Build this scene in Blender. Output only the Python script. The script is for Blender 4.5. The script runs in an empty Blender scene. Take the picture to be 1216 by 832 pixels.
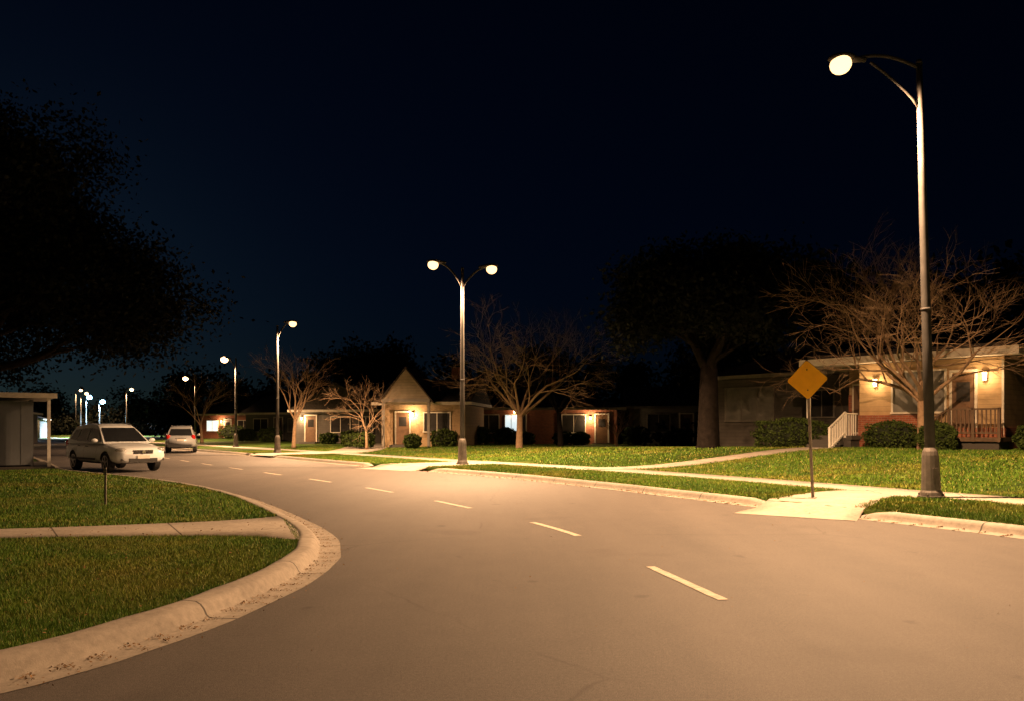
import bpy, bmesh, math, random
import numpy as np
from mathutils import Vector, Matrix
from mathutils.geometry import tessellate_polygon
random.seed(7); rng=np.random.default_rng(7)
scene=bpy.context.scene
scene.view_settings.view_transform='Standard'; scene.view_settings.look='None'
scene.view_settings.exposure=0; scene.view_settings.gamma=1
col=scene.collection

# ------------------------------------------------------------------ materials
def newmat(name):
    m=bpy.data.materials.new(name); m.use_nodes=True
    nt=m.node_tree; return m,nt,nt.nodes['Principled BSDF']
def N(nt,t,**k):
    n=nt.nodes.new(t)
    for a,b in k.items(): setattr(n,a,b)
    return n
def mix(nt,fac,a,b,blend='MIX'):
    n=N(nt,'ShaderNodeMix',data_type='RGBA',blend_type=blend)
    for sock,v in ((0,fac),(6,a),(7,b)):
        if hasattr(v,'links') or isinstance(v,bpy.types.NodeSocket): nt.links.new(v,n.inputs[sock])
        elif isinstance(v,(int,float)): n.inputs[sock].default_value=v
        else: n.inputs[sock].default_value=(*v,1)
    return n.outputs[2]
def noise(nt,vec,scale,detail=4,rough=.6):
    n=N(nt,'ShaderNodeTexNoise'); n.inputs['Scale'].default_value=scale
    n.inputs['Detail'].default_value=detail; n.inputs['Roughness'].default_value=rough
    nt.links.new(vec,n.inputs['Vector']); return n.outputs['Fac']
def ramp(nt,fac,lo,hi,c0=(0,0,0),c1=(1,1,1)):
    r=N(nt,'ShaderNodeValToRGB'); e=r.color_ramp.elements
    e[0].position=lo; e[1].position=hi; e[0].color=(*c0,1); e[1].color=(*c1,1)
    nt.links.new(fac,r.inputs['Fac']); return r.outputs['Color']
def bump(nt,b,h,strength,dist):
    n=N(nt,'ShaderNodeBump'); n.inputs['Strength'].default_value=strength; n.inputs['Distance'].default_value=dist
    nt.links.new(h,n.inputs['Height']); nt.links.new(n.outputs['Normal'],b.inputs['Normal'])
def mat(name,c,rough=.7,var=.25,scale=3,metal=0,bmp=0,bscale=60,coat=0,spec=.5):
    m,nt,b=newmat(name); tc=N(nt,'ShaderNodeTexCoord').outputs['Object']
    f=ramp(nt,noise(nt,tc,scale,6),.3,.7)
    o=mix(nt,f,tuple(x*(1-var) for x in c),tuple(min(1,x*(1+var)) for x in c))
    nt.links.new(o,b.inputs['Base Color'])
    b.inputs['Roughness'].default_value=rough; b.inputs['Metallic'].default_value=metal
    b.inputs['Coat Weight'].default_value=coat; b.inputs['Specular IOR Level'].default_value=spec
    if bmp: bump(nt,b,noise(nt,tc,bscale,5),bmp,.01)
    return m
def emat(name,c,s):
    m,nt,b=newmat(name); b.inputs['Base Color'].default_value=(*c,1)
    b.inputs['Emission Color'].default_value=(*c,1); b.inputs['Emission Strength'].default_value=s; return m

def asphalt():
    m,nt,b=newmat('asphalt'); tc=N(nt,'ShaderNodeTexCoord').outputs['Object']
    mp=N(nt,'ShaderNodeMapping'); mp.inputs['Rotation'].default_value=(0,0,math.radians(-33)); mp.inputs['Scale'].default_value=(1.0,.12,1)
    nt.links.new(tc,mp.inputs[0]); wear=ramp(nt,noise(nt,mp.outputs[0],.9,5,.6),.3,.7)
    big=ramp(nt,noise(nt,tc,.16,4,.6),.3,.7); med=ramp(nt,noise(nt,tc,2.3,7,.75),.25,.75)
    fine=noise(nt,tc,150,2,.85); mid=noise(nt,tc,38,3,.8)
    base=mix(nt,big,(.088,.079,.073),(.120,.107,.098))
    base=mix(nt,.42,base,mix(nt,wear,(.070,.063,.059),(.155,.137,.124)))
    base=mix(nt,.18,base,mix(nt,med,(.055,.049,.045),(.175,.155,.142)))
    sp=ramp(nt,fine,.35,.72,(.45,.45,.45),(1.7,1.7,1.7)); base=mix(nt,1.0,base,sp,'MULTIPLY')
    base=mix(nt,1.0,base,ramp(nt,mid,.3,.7,(.76,.76,.76),(1.24,1.24,1.24)),'MULTIPLY')
    st=ramp(nt,noise(nt,tc,.62,3,.5),.62,.76); base=mix(nt,st,base,mix(nt,.5,base,(.05,.04,.036)))
    sm=ramp(nt,noise(nt,tc,2.1,2,.4),.70,.75); base=mix(nt,sm,base,mix(nt,.5,base,(.03,.026,.024)))
    wv=N(nt,'ShaderNodeTexNoise'); wv.inputs['Scale'].default_value=1.3; wv.inputs['Detail'].default_value=6
    nt.links.new(tc,wv.inputs['Vector'])
    dis=mix(nt,.35,tc,wv.outputs['Color'],'ADD')
    vo=N(nt,'ShaderNodeTexVoronoi',feature='DISTANCE_TO_EDGE'); vo.inputs['Scale'].default_value=.16
    nt.links.new(dis,vo.inputs['Vector'])
    cr=ramp(nt,vo.outputs['Distance'],.0008,.0026,(1,1,1),(0,0,0))
    msk=ramp(nt,noise(nt,tc,.4,2),.45,.55); crm=mix(nt,1.0,cr,msk,'MULTIPLY')
    cs=N(nt,'ShaderNodeMath',operation='MULTIPLY'); nt.links.new(crm,cs.inputs[0]); cs.inputs[1].default_value=.5
    base=mix(nt,cs.outputs[0],base,(.04,.034,.03))
    nt.links.new(base,b.inputs['Base Color']); b.inputs['Roughness'].default_value=.72
    b.inputs['Specular IOR Level'].default_value=.4
    bump(nt,b,fine,.6,.006); return m
def concrete(name,c,joint):
    m,nt,b=newmat(name); tc=N(nt,'ShaderNodeTexCoord'); o=tc.outputs['Object']
    f=ramp(nt,noise(nt,o,1.4,7,.7),.3,.72); g=ramp(nt,noise(nt,o,14,5,.7),.3,.7)
    base=mix(nt,f,tuple(x*.6 for x in c),tuple(x*1.15 for x in c)); base=mix(nt,.4,base,mix(nt,g,tuple(x*.4 for x in c),tuple(x*1.3 for x in c)))
    sep=N(nt,'ShaderNodeSeparateXYZ'); nt.links.new(tc.outputs['UV'],sep.inputs[0])
    d=N(nt,'ShaderNodeMath',operation='DIVIDE'); nt.links.new(sep.outputs[0],d.inputs[0]); d.inputs[1].default_value=joint
    fr=N(nt,'ShaderNodeMath',operation='FRACT'); nt.links.new(d.outputs[0],fr.inputs[0])
    lt=N(nt,'ShaderNodeMath',operation='LESS_THAN'); nt.links.new(fr.outputs[0],lt.inputs[0]); lt.inputs[1].default_value=.022/joint
    base=mix(nt,lt.outputs[0],base,tuple(x*.2 for x in c))
    nt.links.new(base,b.inputs['Base Color']); b.inputs['Roughness'].default_value=.85
    bump(nt,b,noise(nt,o,90,4),.4,.006); return m
def lawnmat(name,c1,c2,dry):
    m,nt,b=newmat(name); o=N(nt,'ShaderNodeTexCoord').outputs['Object']
    base=mix(nt,ramp(nt,noise(nt,o,.7,6,.7),.32,.68),c1,c2)
    base=mix(nt,ramp(nt,noise(nt,o,.35,4,.6),.52,.74),base,dry)
    base=mix(nt,1,base,ramp(nt,noise(nt,o,45,4,.8),.3,.7,(.45,.45,.45),(1.45,1.45,1.45)),'MULTIPLY')
    nt.links.new(base,b.inputs['Base Color']); b.inputs['Roughness'].default_value=.9
    b.inputs['Specular IOR Level'].default_value=.15
    bump(nt,b,noise(nt,o,60,5,.8),1,.05); return m
def leafmat(name,c1,c2,ns=1.2):
    m,nt,b=newmat(name); o=N(nt,'ShaderNodeTexCoord').outputs['Object']
    base=mix(nt,ramp(nt,noise(nt,o,ns,5,.7),.3,.7),c1,c2)
    base=mix(nt,1,base,ramp(nt,noise(nt,o,23,2,.8),.3,.7,(.55,.55,.55),(1.4,1.4,1.4)),'MULTIPLY')
    nt.links.new(base,b.inputs['Base Color']); b.inputs['Roughness'].default_value=.8
    b.inputs['Specular IOR Level'].default_value=.1; return m
def brick(name,c1,c2,mort):
    m,nt,b=newmat(name); o=N(nt,'ShaderNodeTexCoord').outputs['Object']
    mp=N(nt,'ShaderNodeMapping'); mp.inputs['Rotation'].default_value=(math.pi/2,0,0); nt.links.new(o,mp.inputs[0])
    br=N(nt,'ShaderNodeTexBrick'); br.inputs['Scale'].default_value=1
    br.inputs['Brick Width'].default_value=.22; br.inputs['Row Height'].default_value=.075; br.inputs['Mortar Size'].default_value=.008
    br.inputs['Color1'].default_value=(*c1,1); br.inputs['Color2'].default_value=(*c2,1); br.inputs['Mortar'].default_value=(*mort,1)
    nt.links.new(mp.outputs[0],br.inputs['Vector'])
    nt.links.new(mix(nt,.5,br.outputs['Color'],ramp(nt,noise(nt,o,5,5),.3,.7,(.6,.6,.6),(1.3,1.3,1.3)),'MULTIPLY'),b.inputs['Base Color'])
    b.inputs['Roughness'].default_value=.9; return m
def siding(name,c,pitch=.18):
    m,nt,b=newmat(name); o=N(nt,'ShaderNodeTexCoord').outputs['Object']
    sep=N(nt,'ShaderNodeSeparateXYZ'); nt.links.new(o,sep.inputs[0])
    d=N(nt,'ShaderNodeMath',operation='DIVIDE'); nt.links.new(sep.outputs[2],d.inputs[0]); d.inputs[1].default_value=pitch
    fr=N(nt,'ShaderNodeMath',operation='FRACT'); nt.links.new(d.outputs[0],fr.inputs[0])
    base=mix(nt,ramp(nt,noise(nt,o,2.2,6),.3,.7),tuple(x*.75 for x in c),tuple(x*1.1 for x in c))
    base=mix(nt,ramp(nt,fr.outputs[0],.0,.12,(1,1,1),(0,0,0)),base,tuple(x*.45 for x in c))
    nt.links.new(base,b.inputs['Base Color']); b.inputs['Roughness'].default_value=.8
    bump(nt,b,fr.outputs[0],.6,.02); return m

M_asph=asphalt()
M_conc=concrete('kerb_concrete',(.35,.31,.26),1.9); M_walk=concrete('sidewalk_concrete',(.42,.37,.31),1.5)
M_lawn=lawnmat('lawn_soil',(.035,.075,.010),(.07,.12,.015),(.15,.12,.03))
M_far=lawnmat('ground_soil',(.02,.03,.01),(.03,.045,.012),(.05,.045,.02))
M_paint=mat('road_paint',(.58,.50,.40),.75,.3,14)
M_metal=mat('galvanised_steel',(.05,.048,.046),.7,.25,4,.05,0,60,0,.2)
M_dmetal=mat('cast_base',(.10,.088,.078),.65,.35,6,.1)
M_bark=mat('bark',(.32,.21,.125),.9,.3,6,0,.6,30)
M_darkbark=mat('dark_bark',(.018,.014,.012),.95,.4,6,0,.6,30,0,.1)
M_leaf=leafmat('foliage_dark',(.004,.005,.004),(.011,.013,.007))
M_hedge=leafmat('hedge_leaves',(.03,.05,.012),(.07,.10,.022),3)
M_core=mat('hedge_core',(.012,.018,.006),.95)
M_white=mat('white_paint',(.72,.68,.6),.55,.1,4); M_trim=mat('trim_paint',(.6,.54,.44),.6,.15,4)
M_cream=siding('tan_lap_siding',(.44,.30,.155)); M_tan=siding('brown_siding',(.11,.095,.08)); M_grey=siding('grey_siding',(.16,.15,.135))
M_dtrim=mat('weathered_trim',(.2,.18,.15),.7,.2,4)
M_cream2=siding('beige_siding',(.34,.28,.2))
M_brick=brick('red_brick',(.33,.095,.04),(.23,.06,.028),(.26,.18,.13)); M_brickt=brick('tan_brick',(.42,.27,.13),(.33,.2,.1),(.4,.33,.22))
M_roof=mat('roof_shingle',(.05,.042,.036),.9,.4,8,0,.5,20,0,.2); M_wood=mat('brown_wood',(.11,.068,.036),.7,.3,6)
M_glass=mat('window_glass',(.035,.032,.03),.12,.4,1.3,0,0,60,0,.6)
M_curt=mat('window_curtain',(.17,.16,.14),.5,.35,1.5)
M_door=mat('door_paint',(.13,.07,.035),.5)
M_yellow=mat('sign_yellow',(.92,.50,.015),.5,.06,6); M_black=mat('black_paint',(.02,.02,.02),.6)
M_rubber=mat('rubber',(.02,.02,.02),.85); M_rim=mat('alloy_rim',(.5,.5,.5),.3,.1,6,.8)
M_plast=mat('dark_plastic',(.03,.03,.03),.6); M_headl=mat('headlamp_glass',(.65,.65,.62),.08,.15,9,.4,0,60,1)
M_tail=mat('tail_lens',(.55,.012,.01),.15,.2,9,0,0,60,1); M_carglass=mat('car_glass',(.02,.022,.024),.06,.2,1,0,0,60,1)
M_chrome=mat('chrome',(.6,.6,.6),.15,.05,1,1)
M_panel=mat('metal_panel',(.17,.185,.20),.6,.15,1.2,.05)
M_dead=leafmat('leaf_litter',(.14,.075,.03),(.30,.18,.08),4)
M_globe=emat('sodium_globe',(1,.58,.25),3.0); M_globef=emat('sodium_globe_bright',(1,.58,.26),14); M_globe_w=emat('mercury_globe',(.30,.66,1),40)
M_sconce=emat('sconce_glass',(1,.66,.32),9)
M_lit=emat('lit_window_warm',(1,.62,.28),1.1); M_litc=emat('lit_window_cool',(.75,.9,.95),.9)

# ------------------------------------------------------------------ mesh accumulation
def empty(name,loc=(0,0,0),rz=0):
    e=bpy.data.objects.new(name,None); e.location=loc; e.rotation_euler=(0,0,rz); col.objects.link(e); return e
class Acc:
    def __init__(s): s.v=[];s.f=[];s.m=[]
    def add(s,vs,fs,mi=0):
        b=len(s.v); s.v+= [tuple(v) for v in vs]; s.f+=[tuple(i+b for i in f) for f in fs]; s.m+=[mi]*len(fs)
    def box(s,c,sz,mi=0,R=None):
        x,y,z=[k/2 for k in sz]
        vs=[Vector((a*x,b*y,d*z)) for a in(-1,1) for b in(-1,1) for d in(-1,1)]
        if R is not None: vs=[R@v for v in vs]
        vs=[v+Vector(c) for v in vs]
        s.add(vs,[(0,1,3,2),(4,6,7,5),(0,4,5,1),(2,3,7,6),(0,2,6,4),(1,5,7,3)],mi)
    def tube(s,pts,rad,n=8,mi=0,cap=True):
        pts=[Vector(p) for p in pts]; vs=[];fs=[]
        up=None
        for i,p in enumerate(pts):
            t=(pts[min(i+1,len(pts)-1)]-pts[max(i-1,0)]).normalized()
            if up is None:
                a=Vector((1,0,0)) if abs(t.x)<.8 else Vector((0,1,0)); up=(a-t*a.dot(t)).normalized()
            else:
                up=(up-t*up.dot(t)); up=up.normalized() if up.length>1e-5 else Vector((1,0,0))
            w=t.cross(up)
            for k in range(n):
                a=2*math.pi*k/n; vs.append(p+(up*math.cos(a)+w*math.sin(a))*rad[i])
        for i in range(len(pts)-1):
            for k in range(n):
                fs.append((i*n+k,i*n+(k+1)%n,(i+1)*n+(k+1)%n,(i+1)*n+k))
        if cap: fs.append(tuple(reversed(range(n)))); fs.append(tuple((len(pts)-1)*n+k for k in range(n)))
        s.add(vs,fs,mi)
    def ell(s,c,r,mi=0,nu=16,nv=10,R=None):
        vs=[];fs=[]
        for j in range(nv+1):
            ph=math.pi*j/nv
            for i in range(nu):
                th=2*math.pi*i/nu; v=Vector((r[0]*math.sin(ph)*math.cos(th),r[1]*math.sin(ph)*math.sin(th),r[2]*math.cos(ph)))
                if R is not None: v=R@v
                vs.append(v+Vector(c))
        for j in range(nv):
            for i in range(nu): fs.append((j*nu+i,(j+1)*nu+i,(j+1)*nu+(i+1)%nu,j*nu+(i+1)%nu))
        s.add(vs,fs,mi)
    def obj(s,name,mats,parent=None,smooth=False,bev=0):
        me=bpy.data.meshes.new(name); me.from_pydata(s.v,[],s.f)
        for m in mats: me.materials.append(m)
        me.polygons.foreach_set('material_index',s.m)
        if smooth: me.polygons.foreach_set('use_smooth',[True]*len(s.f))
        me.update(); o=bpy.data.objects.new(name,me); col.objects.link(o)
        if parent: o.parent=parent
        if bev:
            b=o.modifiers.new('bevel','BEVEL'); b.width=bev; b.segments=2; b.limit_method='ANGLE'
        return o
def part(name,parent,mats,fn,smooth=False,bev=0):
    a=Acc(); fn(a); return a.obj(name,mats if isinstance(mats,list) else [mats],parent,smooth,bev)
def light(name,parent,loc,power,c,r=.12,kind='POINT',ang=150):
    l=bpy.data.lights.new(name,kind); l.energy=power; l.color=c; l.shadow_soft_size=r
    if kind=='SPOT': l.spot_size=math.radians(ang); l.spot_blend=.6
    o=bpy.data.objects.new(name,l); o.location=loc; col.objects.link(o); o.parent=parent; return o

# ------------------------------------------------------------------ curves
def spline(P,step=.3):
    P=np.array(P,float); P=np.vstack([2*P[0]-P[1],P,2*P[-1]-P[-2]]); out=[]
    for i in range(1,len(P)-2):
        p0,p1,p2,p3=P[i-1:i+3]; n=max(2,int(np.linalg.norm(p2-p1)/step))
        t=np.linspace(0,1,n,endpoint=False)[:,None]
        out.append(.5*((2*p1)+(-p0+p2)*t+(2*p0-5*p1+4*p2-p3)*t*t+(-p0+3*p1-3*p2+p3)*t**3))
    out.append(P[-2][None]); return np.vstack(out)
def normals(C,side):
    T=np.gradient(C,axis=0); T/=np.linalg.norm(T,axis=1)[:,None]
    return np.stack([T[:,1],-T[:,0]],1)*side
RK=spline([(22,-34),(16,-16),(12.6,-6),(10.8,0),(9.4,4),(8.3,7.2),(6.95,10.2),(5.6,12.7),(4.75,14.1),(3.5,16.5),(1.8,19.5),(-.35,22.9),(-3.1,26.4),(-5.8,29.6),(-10,35.2),(-14.2,40.9),(-18.6,46.7),(-24.5,54.2),(-32,63.5),(-41,74),(-56,91),(-78,115),(-105,143)],.3)
LK=spline([(-60,-4),(-25,-3),(-14,-1.6),(-9,-.2),(-6,1.5),(-4.1,3.1),(-2.95,4.2),(-2.42,5.1),(-2.12,6.2),(-1.95,7.5),(-2.0,8.8),(-2.35,10.2),(-3.05,11.8),(-4.15,13.8),(-5.5,16.1),(-7.4,18.7),(-9.5,21),(-12,23.3),(-14.2,25.2),(-16,27.2),(-18,30),(-21.5,35),(-26,41),(-32,49),(-40,59),(-54,76),(-76,101),(-105,131)],.25)
RN=normals(RK,1); LN=normals(LK,-1)
def arclen(C): return np.concatenate([[0],np.cumsum(np.linalg.norm(np.diff(C,axis=0),axis=1))])
def rise(o,y):
    t=np.clip((np.asarray(o,float)-5.2)/9,0,1); return .12+np.interp(y,[30,46],[.62,.2])*t*t*(3-2*t)
def roff(x,y):
    P=np.stack([np.atleast_1d(x),np.atleast_1d(y)],1); D=((P[:,None,:]-RK[None])**2).sum(2); i=D.argmin(1)
    return ((P-RK[i])*RN[i]).sum(1)
def grid(name,V,uv,m,smooth=True,parent=None):
    ns,nk,_=V.shape; idx=np.arange(ns*nk).reshape(ns,nk)
    F=np.stack([idx[:-1,:-1],idx[1:,:-1],idx[1:,1:],idx[:-1,1:]],-1).reshape(-1,4)
    me=bpy.data.meshes.new(name); me.from_pydata(V.reshape(-1,3).tolist(),[],F.tolist())
    u=me.uv_layers.new(name='UVMap'); U=uv.reshape(-1,2)[F.reshape(-1)]
    u.data.foreach_set('uv',U.ravel().astype(np.float32)); me.materials.append(m)
    if smooth: me.polygons.foreach_set('use_smooth',[True]*len(F))
    me.update(); o=bpy.data.objects.new(name,me); col.objects.link(o); o.parent=parent
    return o
KB=.50
PROF=[(0,.004),(.24,-.002),(.27,.02),(.295,.07),(.325,.105),(.365,.122),(.46,.128),(.50,.124),(.52,.09)]
def kerb(name,C,Nn,endcap=True):
    S=arclen(C); V=np.zeros((len(C),len(PROF),3)); uv=np.zeros((len(C),len(PROF),2))
    tap=np.clip(np.minimum(S,S[-1]-S)/.5,0.02,1) if endcap else np.ones(len(C))
    wob=.008*np.sin(S*1.7)+.006*np.sin(S*4.1+1)+rng.normal(0,.004,len(S))
    for k,(o,z) in enumerate(PROF):
        V[:,k,:2]=C+Nn*(o+wob)[:,None]; V[:,k,2]=np.where(z>.01,z*np.sqrt(tap),z)+(rng.normal(0,.0018,len(S)) if z>.05 else 0); uv[:,k,0]=S; uv[:,k,1]=o
    return grid(name,V,uv,M_conc)
def seg(lo,hi):
    m=(RK[:,1]>=lo)&(RK[:,1]<=hi); return RK[m],RN[m]
kerb('kerb',LK,LN,False)
for lo,hi in ((-40,12.75),(14.15,26.5),(29.3,38.6),(41,150)):
    c,n=seg(lo,hi); kerb('kerb',c,n)

def poly(name,pts,z,m):
    pts=[Vector((p[0],p[1],z)) for p in pts]; tris=tessellate_polygon([pts])
    me=bpy.data.meshes.new(name); me.from_pydata([tuple(p) for p in pts],[],[tuple(t) for t in tris]); me.materials.append(m); me.update()
    bm=bmesh.new(); bm.from_mesh(me)
    for f in bm.faces:
        if f.normal.z<0: f.normal_flip()
    bm.to_mesh(me); bm.free()
    o=bpy.data.objects.new(name,me); col.objects.link(o); return o
g=Acc(); g.add([(-900,-300,-.03),(900,-300,-.03),(900,1500,-.03),(-900,1500,-.03)],[(0,1,2,3)]); g.obj('ground',[M_far])
poly('road',list(map(tuple,LK+LN*.1))+list(map(tuple,(RK+RN*.1)[::-1]))+[(-60,-34)],0,M_asph)
LB=LK+LN*(KB-.02)
poly('lawn',list(map(tuple,LB))+[(-260,160),(-260,-6),(-60,-6.2)],.11,M_lawn)
offs=np.concatenate([[KB-.024],np.arange(KB-.02,16,.5),[17,20,25,35,50,80,120]])
V=np.zeros((len(RK),len(offs),3))
for k,o in enumerate(offs): V[:,k,:2]=RK+RN*o; V[:,k,2]=rise(o,RK[:,1]+RN[:,1]*o)-(.15 if k==0 else 0)
grid('lawn',V,V[:,:,:2],M_lawn)
SW0,SW1=3.6,5.0
m=(RK[:,1]>-20)&(RK[:,1]<120); C=RK[m]; Nn=RN[m]; S=arclen(C)
os_=[SW0,SW0+.002,SW0+.7,SW1-.002,SW1]; V=np.zeros((len(C),5,3)); uv=np.zeros((len(C),5,2))
for k,o in enumerate(os_):
    V[:,k,:2]=C+Nn*o; V[:,k,2]=rise(o,V[:,k,1])+(.014 if 0<k<4 else -.03); uv[:,k,0]=S
grid('sidewalk',V,uv,M_walk)
def strip(name,pts,w,m,lift,zf=None,step=.3):
    C=spline(pts,step); n=normals(C,1); S=arclen(C); W=np.interp(S/S[-1],np.linspace(0,1,len(w)),w)
    ks=[-.5,-.499,-.25,0,.25,.499,.5]; V=np.zeros((len(C),7,3)); uv=np.zeros((len(C),7,2))
    for k,t in enumerate(ks):
        V[:,k,:2]=C+n*(W*t)[:,None]; uv[:,k,0]=S; uv[:,k,1]=t
        if zf is None:
            o=roff(V[:,k,0],V[:,k,1]); z=rise(o,V[:,k,1])+lift; z=np.where(o<KB-.03,np.interp(o,[0,KB-.03],[.006,.12+lift]),z)
        else: z=np.full(len(C),zf)
        V[:,k,2]=z-(.05 if k in(0,6) else 0)
    grid(name,V,uv,m); return C
def leftwalk():
    far=spline([(-3.62,11.9),(-4.3,11.35),(-5.3,10.95),(-7,10.42),(-11,9.66),(-18,8.5),(-30,7)],.3)
    near=spline([(-2.66,9.35),(-3.4,9.75),(-5,9.72),(-7,9.45),(-11,8.75),(-18,7.6),(-30,6.1)],.3)
    n=80; f=lambda C:np.stack([np.interp(np.linspace(0,1,n),arclen(C)/arclen(C)[-1],C[:,k]) for k in(0,1)],1)
    A,B=f(far),f(near); ts=[0,.002,.33,.66,.998,1]; V=np.zeros((n,6,3)); uv=np.zeros((n,6,2)); S=arclen((A+B)/2)
    for k,t in enumerate(ts):
        V[:,k,:2]=A*(1-t)+B*t; V[:,k,2]=.121-(.04 if k in(0,5) else 0); uv[:,k,0]=S; uv[:,k,1]=t
    for k,t in enumerate(ts):
        p=V[0,k,:2]; i=((LB-p)**2).sum(1).argmin(); V[0,k,:2]=LB[i]
    grid('sidewalk',V,uv,M_walk); return np.vstack([A,B[::-1]])
LW=leftwalk()
Ramp=strip('kerb_ramp',[(4.72,12.80),(5.12,13.38),(5.7,14.1),(6.6,15.2),(7.6,16.0),(9.2,15.4)],[2.0,1.9,1.7,1.5,1.4,1.2],M_walk,.02)
Path=strip('garden_path',[(2.6,25.6),(5.5,26.7),(9,28.1),(11.9,29.4)],[1.3,1.1,1.1,1.1],M_walk,.024)
D1=strip('driveway',[(-4.8,27.5),(-4.35,28.0),(-2.9,29.1),(-1.0,30.6),(-.4,31.0)],[3.0,3,2.6,2.6],M_walk,.010)
D2=strip('driveway',[(-13.2,39.9),(-10.5,42.2),(-9.5,46),(-10.5,58)],[3.2,3,3],M_walk,.028)
CL=spline([(4.0,-3),(3.0,1),(2.35,4),(1.67,7.42),(.70,11.2),(-1.32,15.2),(-3.6,19),(-5.9,22.3),(-8.4,25.7),(-12.3,31),(-17.3,38),(-23.5,46.5),(-31,56.5),(-40,67.5),(-56,86)],.1)
CN=normals(CL,1); CS=arclen(CL); s0=CS[np.argmin(((CL-np.array([1.67,7.42]))**2).sum(1))]
a=Acc()
for k in range(0,22):
    c=s0+k*4.05; L=.83
    ss=np.linspace(c-L,c+L,14); X=np.interp(ss,CS,CL[:,0]);Y=np.interp(ss,CS,CL[:,1]);NX=np.interp(ss,CS,CN[:,0]);NY=np.interp(ss,CS,CN[:,1])
    vs=[]
    for i in range(14):
        j1,j2=rng.uniform(.045,.055,2); e_=.03*(1 if i==0 else -1 if i==13 else 0)
        vs+=[(X[i]-NX[i]*j1,Y[i]-NY[i]*j1+e_*rng.random(),.005),(X[i]+NX[i]*j2,Y[i]+NY[i]*j2+e_*rng.random(),.005)]
    a.add(vs,[(2*i,2*i+1,2*i+3,2*i+2) for i in range(13)])
a.obj('road_markings',[M_paint])

# ------------------------------------------------------------------ grass blades
def tri_mesh(name,V,m,tone=None):
    n=V.shape[0]; k=V.shape[1]
    me=bpy.data.meshes.new(name); me.vertices.add(n*k); me.vertices.foreach_set('co',V.reshape(-1).astype(np.float32))
    me.loops.add(n*k); me.loops.foreach_set('vertex_index',np.arange(n*k,dtype=np.int32))
    me.polygons.add(n); me.polygons.foreach_set('loop_start',np.arange(0,n*k,k,dtype=np.int32)); me.polygons.foreach_set('loop_total',np.full(n,k,dtype=np.int32))
    me.materials.append(m)
    if tone is not None:
        at=me.attributes.new('tone','FLOAT','POINT'); at.data.foreach_set('value',np.repeat(tone,k).astype(np.float32))
    me.update(calc_edges=True); me.validate()
    o=bpy.data.objects.new(name,me); col.objects.link(o); return o
def blademat():
    m,nt,b=newmat('grass_blade'); o=N(nt,'ShaderNodeTexCoord').outputs['Object']
    at=N(nt,'ShaderNodeAttribute',attribute_name='tone')
    base=mix(nt,ramp(nt,noise(nt,o,.8,5,.7),.32,.68),(.060,.15,.010),(.15,.26,.018))
    base=mix(nt,ramp(nt,noise(nt,o,.35,4,.6),.50,.72),base,(.27,.25,.035))
    base=mix(nt,ramp(nt,at.outputs['Fac'],.88,.96),base,(.28,.24,.07))
    base=mix(nt,1,base,ramp(nt,at.outputs['Fac'],0,.9,(.5,.5,.5),(1.25,1.25,1.25)),'MULTIPLY')
    nt.links.new(base,b.inputs['Base Color']); b.inputs['Roughness'].default_value=.6; b.inputs['Specular IOR Level'].default_value=.3
    return m
M_blade=blademat()
def blades(xy,z,hgt,wid):
    n=len(xy); a=rng.uniform(0,2*np.pi,n); t=rng.uniform(0,2*np.pi,n); ln=rng.uniform(.1,.9,n)*hgt; h=hgt*rng.uniform(.6,1.3,n)
    V=np.zeros((n,3,3)); dx=np.cos(a)*wid/2; dy=np.sin(a)*wid/2
    V[:,0]=np.stack([xy[:,0]-dx,xy[:,1]-dy,z-.005],1); V[:,1]=np.stack([xy[:,0]+dx,xy[:,1]+dy,z-.005],1)
    V[:,2]=np.stack([xy[:,0]+np.cos(t)*ln,xy[:,1]+np.sin(t)*ln,z+h],1); return V
def inpoly(P,Q):
    x,y=P[:,0],P[:,1]; r=np.zeros(len(P),bool); j=len(Q)-1
    for i in range(len(Q)):
        xi,yi=Q[i];xj,yj=Q[j]
        if yi!=yj: r^=((yi>y)!=(yj>y))&(x<(xj-xi)*(y-yi)/(yj-yi)+xi)
        j=i
    return r
def dist_to(P,C): 
    out=np.full(len(P),1e9)
    for c in C[::2]: out=np.minimum(out,(P[:,0]-c[0])**2+(P[:,1]-c[1])**2)
    return np.sqrt(out)
GV=[]
LQ=np.vstack([LK+LN*(KB+.01),[(-260,160),(-260,-6)]])
for (y0,y1,n,hg,wd) in ((3.2,7,180000,.030,.006),(7,10.6,130000,.032,.008),(10.6,16,90000,.040,.012),(16,29,90000,.045,.022)):
    P=np.stack([rng.uniform(-1,0,n),rng.uniform(y0,y1,n)],1); P[:,0]=P[:,0]*(.78*P[:,1]+.6)-1.9*(P[:,1]<12)
    k=inpoly(P,LQ); P=P[k]
    P=P[~inpoly(P,LW)]
    dd=np.hypot((P[:,0]+8.1),(P[:,1]-13.9)*1.6); P=P[(dd>.75)|(rng.random(len(P))<.25)]
    hh=hg*(1+.5*np.sin(P[:,0]*3.1)*np.sin(P[:,1]*2.3)*.5)
    GV.append(blades(P,np.full(len(P),.11),hh,wd))
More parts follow.
